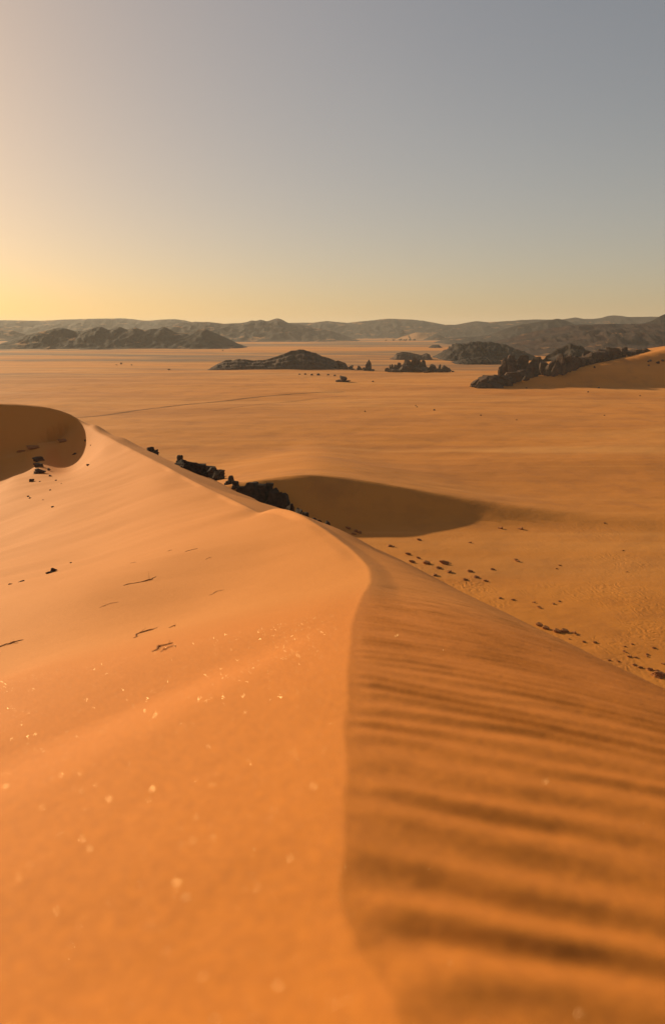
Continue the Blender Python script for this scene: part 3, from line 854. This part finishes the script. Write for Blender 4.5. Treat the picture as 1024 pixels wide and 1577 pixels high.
twig(192, 902, 244, 888, 'longest dry twig lying on the middle of the left slope', .016, 2)
twig(152, 936, 182, 927, 'thin straight dry twig below and left of the longest one', .006, 2)
twig(196, 985, 236, 968, 'dark curved dry twig on the slope above the paired short ones', .013, 1)
twig(262, 967, 272, 963, 'tiny dry twig right of the dark curved one', .007, 1)
twig(233, 1004, 262, 991, 'upper of two short dry twigs lying side by side', .010, 3)
twig(248, 1004, 272, 995, 'lower of two short dry twigs lying side by side', .007, 0)
twig(-6, 998, 37, 985, 'dark dry twig bundle reaching in from the left edge', .013, 2)
twig(0, 995, 30, 990, 'second stem of the bundle at the left edge', .010, 1)
twig(321, 917, 345, 908, 'forked thin dry twig nearest the crest', .006, 3)
twig(200, 868, 210, 866, 'faint short twig high on the left slope', .007, 1)
twig(286, 850, 306, 844, 'dry twig near the rounded top of the crest', .010, 2)
twig(316, 862, 326, 858, 'tiny forked twig just below the crest top', .006, 2)
twig(258, 849, 266, 847, 'short pale twig left of the crest top', .008, 0)

# vehicle track across the plain
M_TRACK = mat_rock('track_sand', (0.20, 0.085, 0.032), (0.28, 0.12, 0.045), scale=1.0)


def track(pts, half, gauge, label):
    P = []
    for px, py in pts:
        u, y, z = ray(px, py); t = -CAM_H / z
        P.append((u * t, y * t, 0))
    P = densify(np.array(P), 30)
    V = []; F = []
    for off in (-gauge / 2, gauge / 2):
        b0 = len(V)
        for i in range(len(P)):
            d = P[min(i + 1, len(P) - 1)] - P[max(i - 1, 0)]; d /= np.linalg.norm(d); nn = np.array([-d[1], d[0]])
            for e in (-half, half):
                q = P[i, :2] + nn * (off + e)
                V.append((q[0], q[1], float(plain_z(q[:1], q[1:])[0]) + .05))
        for i in range(len(P) - 1): F.append((b0 + 2 * i, b0 + 2 * i + 2, b0 + 2 * i + 3, b0 + 2 * i + 1))
    o = mesh_obj('track', V, F, M_TRACK)
    return tag(o, label, 'track', kind='structure')


track([(118, 642), (160, 638), (200, 633), (260, 626), (310, 620), (360, 615), (400, 611), (440, 607.5), (480, 605), (530, 602)], .28, 1.5, 'dark vehicle track running over the plain behind the dune')
track([(330, 633), (380, 625), (430, 619), (490, 613), (540, 610)], .12, 1.5, 'faint second vehicle track nearer the dune')

# ------------------------------------------------------------------ far trees and bushes
k = N('acacia_leaf'); M_LEAF = k.finish(k.mix(k.noise(k.n('ShaderNodeNewGeometry').outputs['Position'], 0.8, 3), (0.045, 0.050, 0.022), (0.085, 0.085, 0.038)), .8)
M_BARK = mat_rock('bark', (0.06, 0.04, 0.025), (0.10, 0.065, 0.04), scale=2.0)


def tree(px, py, wpx, hpx, Yd, label, name='acacia_tree', cat='tree', group='trees at the foot of the far sand ramp'):
    x, y, _ = at(px, py, Yd); z = float(plain_z(np.array([x]), np.array([y]))[0])
    w = wpx / 1139 * Yd; h = hpx / 1139 * Yd
    root = empty(name, (x, y, z))
    V, F = tube([(0, 0, -.3), (.1 * w, 0, h * .3), (.05 * w, .05 * w, h * .7)], [.05 * w, .035 * w, .015 * w])
    for q in range(4):
        an = q * 1.6; b0 = len(V)
        v2, f2 = tube([(.08 * w, 0, h * .3), (.2 * w * math.cos(an), .2 * w * math.sin(an), h * .55), (.36 * w * math.cos(an), .36 * w * math.sin(an), h * .75)], [.025 * w, .018 * w, .008 * w], 4)
        V += v2; F += [tuple(i + b0 for i in f) for f in f2]
    mesh_obj('trunk', V, F, M_BARK, root, False)
    V = []; F = []
    clumps = [(_rk.uniform(-.4, .4) * w, _rk.uniform(-.4, .4) * w, h * _rk.uniform(.5, .9), _rk.uniform(.12, .22) * w) for _ in range(9)]
    for i in range(420):
        c = clumps[i % len(clumps)]
        p = np.array(c[:3]) + np.array([_rk.gauss(0, 1), _rk.gauss(0, 1), _rk.gauss(0, .7)]) * c[3] * .5
        u = np.array([_rk.gauss(0, 1) for _ in range(3)]); u /= np.linalg.norm(u); v = np.cross(u, (.3, .5, .8)); v /= np.linalg.norm(v)
        s_ = .045 * w; b0 = len(V)
        V += [tuple(p + u * s_), tuple(p + v * s_ * .6), tuple(p - u * s_), tuple(p - v * s_ * .6)]; F.append((b0, b0 + 1, b0 + 2, b0 + 3))
    mesh_obj('crown', V, F, M_LEAF, root, False)
    tag(root, label, cat, group)


for px, w, h, lab in ((594, 4, 2.2, 'leftmost small tree below the far sand ramp'), (606, 4.5, 3.2, 'second small tree from the left below the far sand ramp'), (616, 6, 3.8, 'taller tree of the middle clump below the far sand ramp'), (624, 6, 3.4, 'right tree of the middle clump below the far sand ramp'),
                      (631, 4.5, 3.0, 'second tree from the right below the far sand ramp'), (638, 5.5, 3.2, 'rightmost tree below the far sand ramp')):
    tree(px, 526, w, h, 2330, lab)
GBU = 'low desert bushes on the plain'
for px, py, w, h, lab in ((187, 562, 5.5, 3.2, 'dark bush on the plain below the pointed hills'), (203, 564, 3.5, 2, 'smaller bush right of the dark bush'), (180, 563.5, 3, 1.6, 'tiny bush left of the dark bush'), (260, 570.5, 5, 2.4, 'lone bush on the open plain left of the rocky hill'), (343, 541, 3.2, 2.4, 'tiny bush at the right foot of the pointed hills')):
    u, y, z = ray(px, py); tree(px, py, w, h, y * (-CAM_H / z), lab, 'desert_bush', 'bush', GBU)

# ------------------------------------------------------------------ glinting quartz grains on the near sand
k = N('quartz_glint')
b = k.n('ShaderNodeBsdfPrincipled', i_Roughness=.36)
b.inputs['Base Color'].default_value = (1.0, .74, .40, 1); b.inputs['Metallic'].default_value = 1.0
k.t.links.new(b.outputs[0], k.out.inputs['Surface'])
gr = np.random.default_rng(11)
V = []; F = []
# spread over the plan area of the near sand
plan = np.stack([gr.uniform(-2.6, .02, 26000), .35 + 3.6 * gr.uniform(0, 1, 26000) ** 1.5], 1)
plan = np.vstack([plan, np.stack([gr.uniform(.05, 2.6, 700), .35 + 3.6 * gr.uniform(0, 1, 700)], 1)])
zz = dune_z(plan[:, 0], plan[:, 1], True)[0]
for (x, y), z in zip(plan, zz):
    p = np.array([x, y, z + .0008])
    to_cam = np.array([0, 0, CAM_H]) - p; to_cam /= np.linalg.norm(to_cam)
    nrm = np.array(SUN) * .5 + to_cam * .5 + gr.normal(0, .26, 3)      # facets aimed to flash the sun at the lens, plus random tilt
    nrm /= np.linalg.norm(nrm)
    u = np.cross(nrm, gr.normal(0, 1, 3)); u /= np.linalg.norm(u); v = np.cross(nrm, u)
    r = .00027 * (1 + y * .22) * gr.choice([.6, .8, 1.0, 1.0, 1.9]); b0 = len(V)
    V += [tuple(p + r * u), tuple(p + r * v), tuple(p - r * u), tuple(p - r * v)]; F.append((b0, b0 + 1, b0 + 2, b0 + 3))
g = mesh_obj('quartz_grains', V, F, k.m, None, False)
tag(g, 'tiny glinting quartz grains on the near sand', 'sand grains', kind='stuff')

# ------------------------------------------------------------------ haze
bpy.ops.mesh.primitive_cube_add(size=1, location=(0, 0, 70))
hz = bpy.context.object; hz.name = 'haze'; hz.dimensions = (20400, 20400, 190)
bpy.ops.object.transform_apply(location=True, scale=True)
k = N('haze_air')
v = k.n('ShaderNodeVolumePrincipled')
v.inputs['Color'].default_value = (0.93, 0.93, 0.88, 1)
v.inputs['Density'].default_value = 0.000085
v.inputs['Anisotropy'].default_value = 0.2
k.t.links.new(v.outputs[0], k.out.inputs['Volume'])
hz.data.materials.append(k.m)
tag(hz, 'warm dusty haze over the whole desert', 'haze', kind='stuff')
